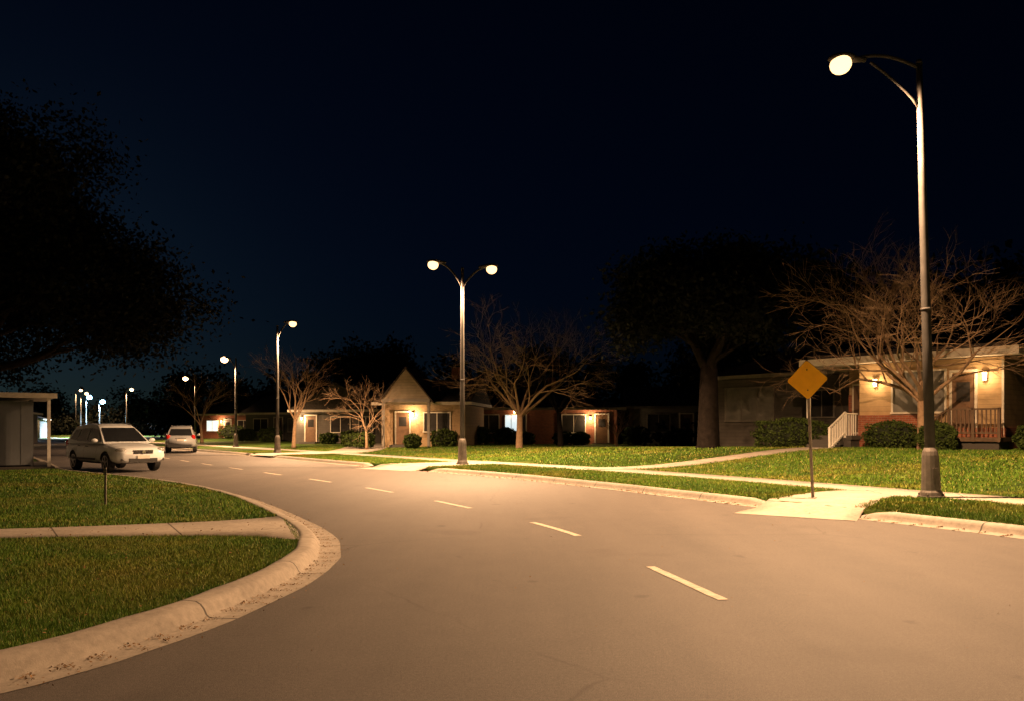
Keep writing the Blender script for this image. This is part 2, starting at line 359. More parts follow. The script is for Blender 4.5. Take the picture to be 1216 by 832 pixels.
for (y0,y1,o0,o1,n,hg,wd) in ((9,20,KB+.04,SW0-.03,90000,.045,.014),(20,45,KB+.04,SW0-.03,60000,.05,.03),(9,22,SW1+.03,16,100000,.05,.022),(22,50,SW1+.03,20,90000,.06,.05)):
    mm=(RK[:,1]>y0-8)&(RK[:,1]<y1); i=rng.choice(np.where(mm)[0],n); o=rng.uniform(o0,o1,n); t=rng.uniform(0,1,n)
    i2=np.minimum(i+1,len(RK)-1); P=(RK[i]*(1-t)[:,None]+RK[i2]*t[:,None])+RN[i]*o[:,None]
    k=P[:,1]>8; P=P[k]; o=o[k]
    keep=(dist_to(P,Ramp)>.80)&(dist_to(P,Path)>.58)&(dist_to(P,D1)>1.35)&(dist_to(P,D2)>1.55); P=P[keep]; o=o[keep]
    GV.append(blades(P,rise(o,P[:,1]),hg,wd))
GV=np.concatenate(GV); tri_mesh('grass',GV,M_blade,tone=rng.uniform(0,1,len(GV)))
def leaves(cent,size,nrm_up=False):
    n=len(cent); a=rng.normal(size=(n,3)); 
    if nrm_up: a[:,2]=np.abs(a[:,2])*3+1
    a/=np.linalg.norm(a,axis=1)[:,None]; b=rng.normal(size=(n,3)); b-=a*(a*b).sum(1)[:,None]; b/=np.linalg.norm(b,axis=1)[:,None]; c=np.cross(a,b)
    s=(size*rng.uniform(.6,1.4,n))[:,None]
    return np.stack([cent-b*s,cent+c*s*.55,cent+b*s,cent-c*s*.55],1)
i=rng.choice(np.where((LK[:,1]>3)&(LK[:,1]<22)&(LK[:,0]>-12))[0],4200); o=np.clip(.27-np.abs(rng.normal(0,.13,4200)),-.3,.27)
P=LK[i]+LN[i]*o[:,None]+rng.normal(0,.04,(4200,2)); c=np.column_stack([P,np.full(4200,.013)])
i=rng.choice(np.where((RK[:,1]>9)&(RK[:,1]<30))[0],1600); P2=RK[i]+RN[i]*rng.uniform(-.05,.26,1600)[:,None]
c2=np.column_stack([P2,np.full(1600,.013)])
n3=900; P3=np.stack([rng.uniform(-9,-2.7,n3),rng.uniform(4.2,15,n3)],1); P3=P3[inpoly(P3,LQ)]; c3=np.column_stack([P3,np.full(len(P3),.148)])
n4=260; P4=np.stack([rng.uniform(-2,8,n4),rng.uniform(4.5,16,n4)],1); c4=np.column_stack([P4,np.full(n4,.010)])
tri_mesh('leaf_litter',np.concatenate([leaves(c,.010,True),leaves(c2,.020,True),leaves(c3,.014,True),leaves(c4,.009,True)]),M_dead)

# ------------------------------------------------------------------ street lamps
SOD=(1,.57,.285)
def lamp(x,y,z,h,arms,power,style='arch',lean=0,white=False,spot=150,far=False):
    e=empty('street_lamp',(x,y,z)); e.rotation_euler=(0,lean,0)
    def pole(a):
        a.tube([(0,0,.02),(0,0,h*.35),(0,0,h*.7),(0,0,h)],[.10,.088,.072,.055],14)
        a.tube([(0,0,h-.02),(0,0,h+.06)],[.065,.045],14)
        a.tube([(0,0,h*.43),(0,0,h*.43+.05)],[.092,.092],14)
    part('pole',e,M_metal,pole,True)
    def bs(a):
        a.tube([(0,0,-.06),(0,0,.05),(0,0,.051),(0,0,.12),(0,0,.16),(0,0,.85),(0,0,.93),(0,0,1.0)],[.25,.25,.21,.20,.175,.15,.135,.1],12)
        for k in range(4):
            t=math.pi/4+k*math.pi/2; a.tube([(math.cos(t)*.22,math.sin(t)*.22,.04),(math.cos(t)*.22,math.sin(t)*.22,.10)],[.02,.02],6)
        a.box((0,-.165,.5),(.1,.02,.2))
    part('base',e,M_dmetal,bs,False)
    for (dx,hzz) in arms:
        sg=1 if dx>0 else -1; L=abs(dx)
        def arm(a):
            pts=[]
            if style=='arch':
                for t in np.linspace(0,1,10): pts.append((sg*(L-.18)*t,0,h-.1+(hzz-h+.17)*math.sin(t*math.pi*.5)+.12*math.sin(t*math.pi)))
                a.tube(pts,[.033]*10,8)
                pts=[(sg*(L*.62)*t,0,h-.95+ (hzz-h+.97)*(t**.75)) for t in np.linspace(0,1,8)]
                a.tube(pts,[.026]*8,8)
            else:
                for t in np.linspace(0,1,12): pts.append((sg*(L-.12)*t,0,h-.75+(hzz+.08-h+.75)*(math.sin(t*math.pi/2)**.8)))
                a.tube(pts,[.036]*12,8)
        part('arm',e,M_metal,arm,True)
        def hd(a):
            a.ell((dx-sg*.02,0,hzz+.12),(.27,.18,.08)); a.tube([(dx-sg*.5,0,hzz+.07),(dx-sg*.2,0,hzz+.10)],[.045,.075],10)
        part('lamp_housing',e,M_metal,hd,True)
        gr=(.34,.3,.3) if white else (.26,.24,.22) if far else (.205,.205,.185)
        part('globe',e,M_globe_w if white else (M_globef if far else M_globe),lambda a:a.ell((dx,0,hzz-.01),gr),True)
        light('bulb_light',e,(dx,0,hzz-.10-gr[2]-.02),power,(.5,.75,1) if white else SOD,.1,'SPOT',spot)
    return e
lamp(8.3,15,.12,8.6,[(-1.55,8.62)],17000,'arch',-.0285,spot=169)
lamp(-1.9,29.0,.12,7.45,[(-1.12,7.62),(1.12,7.45)],10500,'y',spot=154)
lamp(-13.0,42,.12,7.0,[(.85,7.15)],13000,'y')
lamp(-20.4,56,.12,6.5,[(-.85,6.45)],11000,'y',far=True)
lamp(-32.6,78,.12,6.7,[(-1.0,6.5)],10000,'y',far=True)
lamp(-56,110,.12,7.2,[(.8,7)],9000,'y',far=True)
lamp(-66,116,.12,6.8,[(.9,6.7)],9000,'y',far=True)
lamp(-61,112,.12,5.6,[(.5,5.3)],34000,'y',white=True,spot=170)
lamp(-63.5,113,.12,6.2,[(.5,6.0)],9000,'y',white=True)
lamp(-76,132,.12,8.0,[(.9,8.0)],9000,'y',far=True)
# the same row of lamps continues along the kerb behind the photographer
lamp(13.4,-2.5,.12,8.6,[(-1.6,8.62)],7500,'arch',spot=160)

# ------------------------------------------------------------------ sign, stake
e=empty('traffic_sign',(5.87,14.8,.12)); e.rotation_euler=(0,math.radians(-2.4),math.radians(-33))
part('post',e,M_dtrim,lambda a:(a.box((0,.03,1.35),(.05,.035,2.75)),a.box((0,.0,0.0),(.14,.14,.06))))
def diamond(a,r,y,t,mi):
    pts=[]
    for k in range(4):
        c=math.pi/2*k
        for q in (-.35,-.12,.12,.35):
            cx=math.cos(c)*(r-.06); cz=math.sin(c)*(r-.06)
            pts.append((cx+math.cos(c+q*2.2)*.045,cz+math.sin(c+q*2.2)*.045))
    n=len(pts); vs=[(p[0],y-t,p[1]+2.33) for p in pts]+[(p[0],y,p[1]+2.33) for p in pts]
    a.add(vs,[tuple(range(n)),tuple(reversed(range(n,2*n)))]+[(i,(i+1)%n+0,(i+1)%n+n,i+n)[::-1] for i in range(n)],mi)
def sg(a):
    diamond(a,.395,0,.004,1); diamond(a,.385,-.006,.002,0)
    for z in (2.33-.2,2.33+.2): a.tube([(0,-.008,z),(0,-.016,z)],[.014,.012],8,2)
part('sign_plate',e,[M_yellow,M_black,M_metal],sg)
e=empty('marker_stake',(-7.35,13.7,.11)); part('stake',e,M_dtrim,lambda a:(a.box((0,0,.34),(.035,.02,.68)),a.box((0,-.014,.6),(.06,.006,.1))))

# ------------------------------------------------------------------ cars
def make_car(loc,ang,paint,name='parked_car'):
    e=empty(name,loc,ang)
    xs=[-2.30,-2.27,-2.2,-2.0,-1.4,-.5,.6,1.05,1.5,1.95,2.15,2.26,2.31]
    zb=[.46,.40,.36,.30,.27,.25,.25,.26,.28,.30,.32,.34,.38]
    zt=[.92,1.0,1.04,1.05,1.04,1.02,1.01,1.01,.97,.90,.85,.79,.72]
    ww=[.68,.76,.82,.87,.905,.915,.915,.905,.895,.86,.80,.72,.64]
    X=np.unique(np.concatenate([np.linspace(-2.31,2.31,44),xs])); nr=32; th=np.linspace(0,2*np.pi,nr,endpoint=False)
    def ring(x,grow=0,angs=th):
        b,t,w=np.interp(x,xs,zb),np.interp(x,xs,zt),np.interp(x,xs,ww); zc=(b+t)/2; h=(t-b)/2; n=4.2
        c,s=np.cos(angs),np.sin(angs); y=(w+grow)*np.sign(c)*np.abs(c)**(2/n); z=zc+(h+grow)*np.sign(s)*np.abs(s)**(2/n)
        y=y*(1-.05*np.clip((z-zc)/h,0,1))
        return y,z
    a=Acc(); vs=[];fs=[]
    for x in X:
        y,z=ring(x); vs+=[(x,y[k],z[k]) for k in range(nr)]
    for i in range(len(X)-1):
        for k in range(nr):
            fs.append((i*nr+k,(i+1)*nr+k,(i+1)*nr+(k+1)%nr,i*nr+(k+1)%nr))
    fs.append(tuple(range(nr))); fs.append(tuple((len(X)-1)*nr+k for k in reversed(range(nr))))
    for f in fs:
        zz=sum(vs[j][2] for j in f)/len(f); a.add([vs[j] for j in f],[tuple(range(len(f)))],1 if zz<.33 else 0)
    body=a.obj('body',[paint,M_plast],e,True)
    bm=bmesh.new(); bm.from_mesh(body.data); bmesh.ops.remove_doubles(bm,verts=bm.verts,dist=1e-4); bmesh.ops.recalc_face_normals(bm,faces=bm.faces); bm.to_mesh(body.data); bm.free()
    WX=(-1.34,1.40)
    for wx in WX:
        for sy in(-1,1):
            c=Acc(); c.tube([(wx,sy*.60,.34),(wx,sy*1.2,.34)],[.385,.385],28); co=c.obj('cut',[M_plast],e)
            b=body.modifiers.new('b','BOOLEAN'); b.operation='DIFFERENCE'; b.object=co; b.solver='EXACT'
    bpy.context.view_layer.update(); dg=bpy.context.evaluated_depsgraph_get(); me=bpy.data.meshes.new_from_object(body.evaluated_get(dg))
    body.modifiers.clear(); body.data=me
    for o in [o for o in e.children if o.name.startswith('cut')]: bpy.data.objects.remove(o)
    st=[(-2.20,1.0),(-2.02,1.27),(-1.86,1.50),(-1.7,1.58),(-1.2,1.635),(-.4,1.655),(0,1.63),(.22,1.56),(.66,1.275),(1.10,.985)]
    gw=lambda z:.81-.21*(z-.97)/.6
    def gh(a):
        vs=[];fs=[]
        for (x,z) in st:
            w=gw(z); cr=.03 if z>1.54 else .0; zz0=min(z,.96)
            vs+=[(x,-.81,zz0),(x,-w,z-.01),(x,-w*.75,z+cr*.6),(x,0,z+cr),(x,w*.75,z+cr*.6),(x,w,z-.01),(x,.81,zz0)]
        for i in range(len(st)-1):
            for k in range(6): fs.append((i*7+k,(i+1)*7+k,(i+1)*7+k+1,i*7+k+1))
        a.add(vs,fs)
    part('cabin',e,paint,gh,False,.02)
    def gl(a):
        for sy in(-1,1):
            for P in ([(.86,1.05),(.30,1.47),(-.30,1.51),(-.30,1.05)],[(-.38,1.05),(-.38,1.51),(-1.12,1.50),(-1.22,1.05)],[(-1.30,1.07),(-1.20,1.49),(-1.68,1.44),(-1.93,1.12)]):
                vs=[(x,sy*(gw(z)+.012),z) for x,z in P]; a.add(vs,[tuple(range(4)) if sy>0 else tuple(range(4))[::-1]])
        def slant(x0,z0,x1,z1,w0,w1,n):
            nx,nz=n; a.add([(x0+nx,-w0,z0+nz),(x0+nx,w0,z0+nz),(x1+nx,w1,z1+nz),(x1+nx,-w1,z1+nz)],[(0,1,2,3)])
        slant(1.03,1.03,.30,1.505,.70,.56,(.014,.02)); slant(-2.17,1.07,-1.90,1.46,.66,.55,(-.02,.012))
    part('windows',e,M_carglass,gl)
    def seams(a):
        for sy in(-1,1):
            for sx in(.72,-.34,-1.0):
                an=np.radians(np.linspace(-40,52,10)); y,z=ring(sx,.003,an); vs=[]
                for q in range(10): vs+=[(sx-.006,sy*y[q],z[q]),(sx+.006,sy*y[q],z[q])]
                a.add(vs,[(2*q,2*q+1,2*q+3,2*q+2) for q in range(9)])
            for hx_ in (-.18,-.86):
                y,z=ring(hx_,.0,np.array([math.radians(22)])); a.box((hx_,sy*(y[0]+.012),z[0]),(.16,.03,.025))
            a.box((-.3,sy*.918,.44),(1.9,.03,.06))
    part('trim',e,M_plast,seams)
    part('mirrors',e,paint,lambda a:[a.ell((.80,sy*.98,1.08),(.07,.11,.075)) for sy in(-1,1)],True)
    part('roof_rails',e,M_chrome,lambda a:[a.tube([(-1.65,sy*.55,1.59),(-1.55,sy*.55,1.66),(-.7,sy*.56,1.70),(0,sy*.56,1.68),(.08,sy*.56,1.61)],[.018]*5,6) for sy in(-1,1)],True)
    def front(a):
        a.box((2.28,0,.70),(.08,.66,.13),0); a.box((2.30,0,.42),(.06,.95,.13),0)
        for sy in(-1,1): a.box((2.26,sy*.62,.44),(.06,.2,.09),0)
        a.box((2.332,0,.745),(.02,.62,.022),1); a.box((2.332,0,.69),(.02,.62,.014),1); a.tube([(2.32,0,.70),(2.35,0,.70)],[.06,.06],12,1)
        a.box((2.335,0,.53),(.012,.42,.12),2)
        a.box((-2.30,0,.44),(.06,1.2,.16),0); a.box((-2.32,0,.80),(.02,.42,.13),2); a.box((-2.318,0,.90),(.03,.6,.03),1)
    part('bumpers_and_grille',e,[M_plast,M_chrome,M_white],front,False,.008)
    part('headlamps',e,M_headl,lambda a:[a.ell((2.08,sy*.64,.76),(.20,.17,.085),R=Matrix.Rotation(-sy*.5,3,'Z')) for sy in(-1,1)],True)
    part('tail_lamps',e,M_tail,lambda a:[a.ell((-2.16,sy*.70,.96),(.14,.13,.17)) for sy in(-1,1)],True)
    for wx in WX:
        for sy in(-1,1):
            def wh(a):
                yo=sy*.88; yi=sy*.66
                a.tube([(wx,yi,.34),(wx,yi+sy*.02,.34),(wx,yo-sy*.03,.34),(wx,yo,.34)],[.30,.335,.335,.31],28,0)
                a.tube([(wx,yo-sy*.001,.34),(wx,yo+sy*.004,.34)],[.235,.225],24,2)
                a.tube([(wx,yo,.34),(wx,yo+sy*.02,.34)],[.055,.045],12,1)
                for k in range(5):
                    t=2*math.pi*k/5+.3; a.box((wx+math.cos(t)*.12,yo+sy*.008,.34+math.sin(t)*.12),(.2,.016,.05),1,Matrix.Rotation(-t,3,'Y'))
                ps=[(wx+math.cos(t)*.225,yo+sy*.004,.34+math.sin(t)*.225) for t in np.linspace(0,2*math.pi,25)]
                a.tube(ps,[.014]*25,6,1,False)
            part('wheel',e,[M_rubber,M_rim,M_plast],wh)
    return e
M_cw=mat('white_car_paint',(.78,.82,.84),.3,.03,1,0,0,60,.8); M_cs=mat('silver_car_paint',(.5,.52,.54),.3,.05,1,.3,0,60,.8)
make_car((-14.35,27.35,0),math.radians(-40),M_cw)
make_car((-21.0,48.2,0),math.radians(112),M_cs)

# ------------------------------------------------------------------ houses
def window(a,x,z0,w,h,lit=0,y=0,mull=2):
    f=.07
    a.box((x+w/2,y-.02,z0+h/2),(w,.05,h),{0:1,1:2,2:3,3:4}[lit])
    a.box((x+w/2,y-.04,z0-f/2),(w+.2,.12,f),0); a.box((x+w/2,y-.035,z0+h+f/2),(w+2*f,.09,f),0)
    a.box((x-f/2,y-.035,z0+h/2),(f,.09,h),0); a.box((x+w+f/2,y-.035,z0+h/2),(f,.09,h),0)
    for k in range(1,mull): a.box((x+w*k/mull,y-.05,z0+h/2),(.045,.02,h-.01),0)
WM=[M_trim,M_glass,M_lit,M_litc,M_curt]
def house(name,loc,rot,w,d,h,wall,roof='gable',rh=1.6,ov=.5,wins=(),doors=(),lights=(),chimney=None,trim=None):
    e=empty(name,loc,rot); rm=M_roof; tr=trim or M_trim
    part('walls',e,wall,lambda a:a.box((w/2,d/2,h/2-.25),(w,d,h+.5)))
    def rf(a):
        x0,x1,y0,y1=-ov,w+ov,-ov,d+ov; t=.16
        if roof=='gable':
            ym=d/2; vs=[(x0,y0,h),(x1,y0,h),(x1,y1,h),(x0,y1,h),(x0,ym,h+rh),(x1,ym,h+rh)]
        elif roof=='front':
            xm=w/2; vs=[(x1,y0,h),(x1,y1,h),(x0,y1,h),(x0,y0,h),(xm,y0,h+rh),(xm,y1,h+rh)]
        else:
            ym=d/2; k=min(d/2+ov,w/2*.9); vs=[(x0,y0,h),(x1,y0,h),(x1,y1,h),(x0,y1,h),(x0+k,ym,h+rh),(x1-k,ym,h+rh)]
        lo=[(x,y,z-t) for x,y,z in vs[:4]]
        a.add(vs+lo,[(0,1,5,4),(2,3,4,5),(1,2,5),(3,0,4),(0,6,7,1),(1,7,8,2),(2,8,9,3),(3,9,6,0),(6,9,8,7)])
    part('roof',e,rm,rf)
    def fs(a):
        a.box((w/2,-ov-.02,h-.08),(w+2*ov+.04,.035,.19)); a.box((-ov-.02,d/2,h-.08),(.035,d+2*ov-.05,.19)); a.box((w+ov+.02,d/2,h-.08),(.035,d+2*ov-.05,.19))
    part('fascia',e,tr,fs)
    if wins: part('windows',e,[tr]+WM[1:],lambda a:[window(a,*q) for q in wins])
    if doors:
        def dr(a):
            for (x,z0) in doors:
                a.box((x+.45,-.02,z0+1.03),(.9,.06,2.06),1); a.box((x+.45,-.045,z0+1.5),(.5,.03,.6),2)
                a.box((x-.05,-.03,z0+1.05),(.1,.1,2.1),0); a.box((x+.95,-.03,z0+1.05),(.1,.1,2.1),0); a.box((x+.45,-.03,z0+2.15),(1.1,.1,.1),0); a.box((x+.45,-.4,z0-.12),(1.4,.8,.2),3)
        part('door',e,[M_trim,M_door,M_glass,M_conc],dr)
    for (x,z,p) in lights:
        part('porch_light',e,[M_black,M_sconce],lambda a:(a.box((x,-.04,z),(.09,.07,.12),0),a.tube([(x,-.13,z-.11),(x,-.13,z+.11)],[.06,.075],10,1),a.tube([(x,-.13,z+.115),(x,-.13,z+.15)],[.085,.03],10,0)))
        light('porch_bulb',e,(x,-.38,z-.05),p,(1,.62,.3),.05)
    if chimney: part('chimney',e,M_brick,lambda a:a.box((chimney,d*.6,h+rh*.5+.3),(.7,.6,rh+1.2)))
    return e
hx=math.atan2(-.74,.67)
e=empty('brick_house',(13,31,.72),hx); HH=3.3
part('walls',e,M_cream,lambda a:(a.box((3.7,4,HH/2),(5.0,8,HH)),a.box((.6,4.9,HH/2),(1.2,6.2,HH))))
part('brick_base',e,M_brick,lambda a:(a.box((2.3,-.06,.55),(2.2,.12,1.5)),a.box((4.8,-.05,.3),(2.78,.10,1.0)),a.box((6.23,4,.3),(.06,8.1,1.0)),a.box((.6,1.76,.9),(1.19,.08,2.6))))
def rr(a):
    a.box((3.0,3.7,HH+.13),(7.6,9.2,.20),0); a.box((3.0,3.7,HH+.32),(7.2,8.8,.18),1)
    a.box((3.0,-.93,HH+.12),(7.64,.05,.26),2); a.box((6.83,3.7,HH+.12),(.05,9.25,.26),2); a.box((-.83,3.7,HH+.12),(.05,9.25,.26),2)
part('roof',e,[M_trim,M_roof,M_trim],rr)
part('porch_post',e,M_white,lambda a:(a.box((-.55,-.7,HH/2+.0),(.12,.12,HH)),))
part('windows',e,WM,lambda a:(window(a,2.5,1.40,1.8,1.5,3,0,2),))
def dr(a):
    a.box((4.92,-.02,1.75),(.74,.06,2.0),1); a.box((4.92,-.05,2.1),(.44,.03,.7),2)
    for x in(4.51,5.33): a.box((x,-.03,1.78),(.08,.1,2.06),0)
    a.box((4.92,-.03,2.85),(.9,.1,.09),0)
    a.box((.6,1.70,1.6),(.85,.05,2.1),0); a.box((.6,1.67,1.6),(.7,.03,1.95),1)
    a.box((6.17,-.06,1.65),(.07,.06,3.1),0)
part('door',e,[M_trim,M_door,M_glass],dr)
for (x,z) in ((1.85,2.55),(5.62,2.62)):
    part('porch_light',e,[M_black,M_sconce],lambda a:(a.box((x,-.03,z),(.10,.06,.2),0),a.tube([(x,-.13,z-.14),(x,-.13,z+.14)],[.06,.08],10,1),a.tube([(x,-.13,z+.145),(x,-.13,z+.19)],[.09,.03],10,0)))
    light('porch_bulb',e,(x,-.36,z-.02),48,(1,.62,.30),.06)
def whsteps(a):
    a.box((.55,.35,.42),(1.5,2.6,.16),1)
    a.box((.55,.35,.1),(1.4,2.5,.55),1)
    for k in range(4): a.box((.4,-1.12-.3*k,.36-.18*k-.12),(1.2,.32,.2),1)
    for sx in (1.05,):
        for (y,z) in ((-.95,.5),(-2.25,-.1)): a.box((sx,y,z+.42),(.08,.08,1.0),0)
        n=9
        for k in range(n):
            t=k/(n-1); a.box((sx,-1.02-1.15*t,.52-.6*t+.42),(.035,.035,.8),0)
        ang=math.atan2(-.6,1.3)
        for dz in(.9,.12): a.box((sx,-1.6,.2+dz),(.06,1.45,.06),0,Matrix.Rotation(-ang,3,'X'))
        for k in range(5): a.box((sx,-.8+.2*k,.92),(.035,.035,.85),0)
        a.box((sx,-.4,1.36),(.06,1.1,.05),0)
part('front_steps',e,[M_white,M_conc],whsteps)
def brsteps(a):
    a.box((5.6,-.65,.40),(1.6,1.3,.14),0); a.box((5.6,-.6,.1),(1.5,1.15,.5),1)
    for k in range(3): a.box((4.66-.28*k,-.65,.26-.17*k),(.3,1.2,.1),0)
    for x in (4.85,5.6,6.38): a.box((x,-1.28,.9),(.09,.09,1.15),0)
    a.box((5.6,-1.28,1.44),(1.65,.09,.06),0); a.box((5.6,-1.28,.62),(1.6,.05,.06),0)
    for k in range(11): a.box((4.96+.13*k,-1.28,1.03),(.04,.035,.8),0)
    a.box((3.95,-1.28,.35),(.09,.09,1.2),0); R=Matrix.Rotation(-math.atan2(.5,.9),3,'Y')
    a.box((4.4,-1.28,1.18),(1.03,.08,.06),0,R); a.box((4.4,-1.28,.42),(1.03,.05,.05),0,R)
    for k in range(6): t=k/5; a.box((4.08+.66*t,-1.28,.62+.37*t),(.035,.035,.78),0)
part('side_steps',e,[M_wood,M_conc],brsteps)

house('tan_house',(10.6,39.6,.55),hx,7.2,7,3.6,M_tan,'hip',1.6,.5,wins=[(.7,1.35,2.6,1.6,3,0,3),(5.2,1.5,1.1,1.2,0)],trim=M_dtrim)
r10=math.radians(-8)
house('gable_house',(-8.6,50,.3),r10,5.6,7,2.9,M_brickt,'gable',1.7,.5,wins=[(2.9,1.0,1.7,1.2,0)],doors=[(1.0,.15)],lights=[(2.15,2.1,170)],chimney=4.2)
e=empty('gable_porch',(-8.1,48.8,.3),r10)
def gp(a):
    a.add([(-.3,0,3.1),(2.9,0,3.1),(1.3,0,5.0),(-.3,3.4,3.1),(2.9,3.4,3.1),(1.3,3.4,5.0)],[(0,1,2)],1)
    a.add([(-.5,-.15,2.95),(1.3,-.15,5.15),(1.3,4.4,5.15),(-.5,4.4,2.95),(-.5,-.15,2.83),(1.3,-.15,5.03),(1.3,4.4,5.03),(-.5,4.4,2.83)],[(0,1,2,3),(4,7,6,5),(0,4,5,1),(0,3,7,4)],0)
    a.add([(3.1,-.15,2.95),(1.3,-.15,5.15),(1.3,4.4,5.15),(3.1,4.4,2.95),(3.1,-.15,2.83),(1.3,-.15,5.03),(1.3,4.4,5.03),(3.1,4.4,2.83)],[(3,2,1,0),(5,6,7,4),(1,5,4,0),(4,7,3,0)],0)
    a.box((1.3,-.03,3.0),(3.2,.12,.2),2)
    for x in(-.2,2.8): a.box((x,.05,1.45),(.16,.16,2.9),2)
part('porch_roof',e,[M_roof,M_cream2,M_dtrim],gp)
house('long_house',(-3.1,57.5,.3),math.radians(-4),11.0,8,2.75,M_brick,'hip',1.7,.6,
  wins=[(.6,.9,1.5,1.3,0),(2.6,.9,.9,1.3,2),(3.55,.9,.6,1.3,0),(6.9,.9,1.7,1.3,0)],doors=[(9.4,.12)],lights=[(9.0,1.95,170),(3.3,2.45,14)],chimney=6)
house('long_house',(9.2,57,.35),math.radians(-6),9,8,2.8,M_grey,'gable',1.7,.6,wins=[(1,.9,1.6,1.3,0),(5,.9,1.8,1.3,3)],doors=[(3.4,.12)],trim=M_dtrim)
house('small_house',(-17.8,62,.3),math.radians(-10),7.4,7,2.7,M_tan,'front',2.2,.4,wins=[(3.2,.9,1.6,1.2,0),(5.6,.9,1.1,1.2,0)],doors=[(1.0,.12)],lights=[(.7,2.0,130)])
house('small_house',(-26,74,.3),math.radians(-20),8,7,2.7,M_grey,'gable',1.8,.4,wins=[(1,.9,1.6,1.2,0),(5,.9,1.6,1.2,3)],doors=[(3.4,.12)])
house('small_house',(-37,90,.3),math.radians(-20),9,7,2.9,M_brick,'hip',2,.4,wins=[(1,.9,1.6,1.2,2),(5.5,.9,1.6,1.2,0)],doors=[(3.6,.12)],lights=[(3.2,2,140)])
house('small_house',(-53,66,.12),math.radians(25),9,8,2.9,M_tan,'hip',2,.4,wins=[(1,.9,1.6,1.2,0),(6.6,.9,1.6,1.2,0)],doors=[(4,.12)],lights=[(3.6,2,140),(8.6,2.1,160)])
house('small_house',(-74,100,.12),math.radians(25),10,8,2.7,M_grey,'hip',1.4,.4,wins=[(1,.9,1.6,1.2,0),(7.5,.9,1.6,1.2,2)],doors=[(4,.12)],lights=[(8.9,2,180)])
e=empty('garage',(-15.95,26.2,.12),math.radians(35))
part('walls',e,M_panel,lambda a:([a.box((-.55-.30*k-.15,.45+(.012 if k%2 else 0),1.22),(.296,.06,2.2)) for k in range(22)],a.box((-7.2,2.6,1.2),(.08,4.3,2.36)),a.box((-3.8,4.8,1.2),(6.8,.08,2.36)),a.box((-.52,2.6,1.2),(.08,4.2,2.36))))
part('roof',e,[M_trim,M_roof],lambda a:(a.box((-3.7,2.3,2.5),(7.7,5.4,.10),0),a.box((-3.7,2.3,2.565),(7.5,5.2,.03),1),a.box((-3.7,-.42,2.49),(7.74,.05,.17),0)))
part('posts',e,M_white,lambda a:(a.box((-.06,-.15,1.2),(.10,.10,2.45)),a.box((-7.2,-.15,1.2),(.10,.10,2.45))))
part('slab',e,M_conc,lambda a:a.box((-3.7,2.2,.01),(7.6,5.2,.12)))

# ------------------------------------------------------------------ trees & shrubs
def grow(a,tips,p,d,L,r,depth,spread,up,kids,n):
    pts=[p];rad=[r];q=p.copy();dd=d.copy(); segs=3 if depth>0 else 2
    for i in range(segs):
        dd=(dd+Vector((random.gauss(0,.15),random.gauss(0,.15),random.gauss(0,.12)+up*.08))).normalized()
        q=q+dd*(L/segs); pts.append(q.copy()); rad.append(r*(1-(.42*(i+1)/segs)))
    if depth==0: rad[-1]=r*.4
    a.tube(pts,rad,n if r>.04 else 3 if r<.012 else 4,0,False)
    if depth==0: tips.append(q.copy()); return
    for k in range(kids):
        t=random.uniform(.35,1) if k>0 else 1; j=min(int(t*segs),segs-1); f=t*segs-j
        s=pts[j].lerp(pts[j+1],f); ax=Vector((random.gauss(0,1),random.gauss(0,1),random.gauss(0,.6))); ax=(ax-dd*ax.dot(dd)).normalized()
        nd=(dd+ax*spread*random.uniform(.6,1.25)+Vector((0,0,up*.12))).normalized()
        grow(a,tips,s,nd,L*random.uniform(.62,.85),max(rad[j]*random.uniform(.5,.68),.0055),depth-1,spread,up,kids,n)
def tree(name,x,y,z,trunkh,r,limbs,L,depth,tilt,spread=.75,up=.4,kids=3,bark=None,leaf=None,bias=(0,0,0)):
    e=empty(name,(x,y,z)); a=Acc(); tips=[]
    top=Vector((random.uniform(-.15,.15),random.uniform(-.15,.15),trunkh))
    a.tube([(0,0,-.1),(0,0,.15),(top.x*.4,top.y*.4,trunkh*.5),top],[r*1.5,r*1.1,r*.95,r*.8],12,0)
    for k in range(limbs):
        az=2*math.pi*k/limbs+random.uniform(-.3,.3); tl=tilt*random.uniform(.6,1.15); d=(Vector((math.cos(az)*math.sin(tl),math.sin(az)*math.sin(tl),math.cos(tl)))+Vector(bias)).normalized()
        grow(a,tips,top-Vector((0,0,random.uniform(0,trunkh*.12))),d,L*random.uniform(.8,1.15),r*.5,depth,spread,up,kids,7)
    a.obj('branches',[bark or M_bark],e,True)
    if leaf:
        n,rad,size=leaf; T=np.array([tuple(t) for t in tips]); i=rng.integers(0,len(T),n); c=T[i]+rng.normal(0,rad,(n,3))*np.array([1,1,.7])
        o=tri_mesh('foliage',leaves(c,size),M_leaf); o.parent=e
    return e
random.seed(12)
tree('bare_tree',14.4,26.6,.72,1.8,.15,10,2.35,5,.92,.80,.16,3,bias=(-.42,0,.12))
random.seed(5)
tree('bare_tree',.4,42,.3,2.0,.18,7,2.6,5,.85,.7,.3,3)
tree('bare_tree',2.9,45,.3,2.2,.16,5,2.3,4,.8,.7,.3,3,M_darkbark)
tree('bare_tree',-14.4,50,.3,1.8,.12,5,2.0,4,.5,.6,.5,3)
tree('bare_tree',-9.1,47.5,.3,1.0,.08,5,1.4,4,.6,.7,.3,3)
tree('bare_tree',6.9,50,.3,.7,.07,6,1.0,3,.7,.7,.3,4)
tree('bare_tree',-27,66,.3,1.5,.12,4,2.0,4,.6,.7,.3,3)
tree('shade_tree',8.6,33.2,.62,3.6,.46,6,2.1,4,.75,.7,.4,3,M_darkbark,(42000,.5,.11))
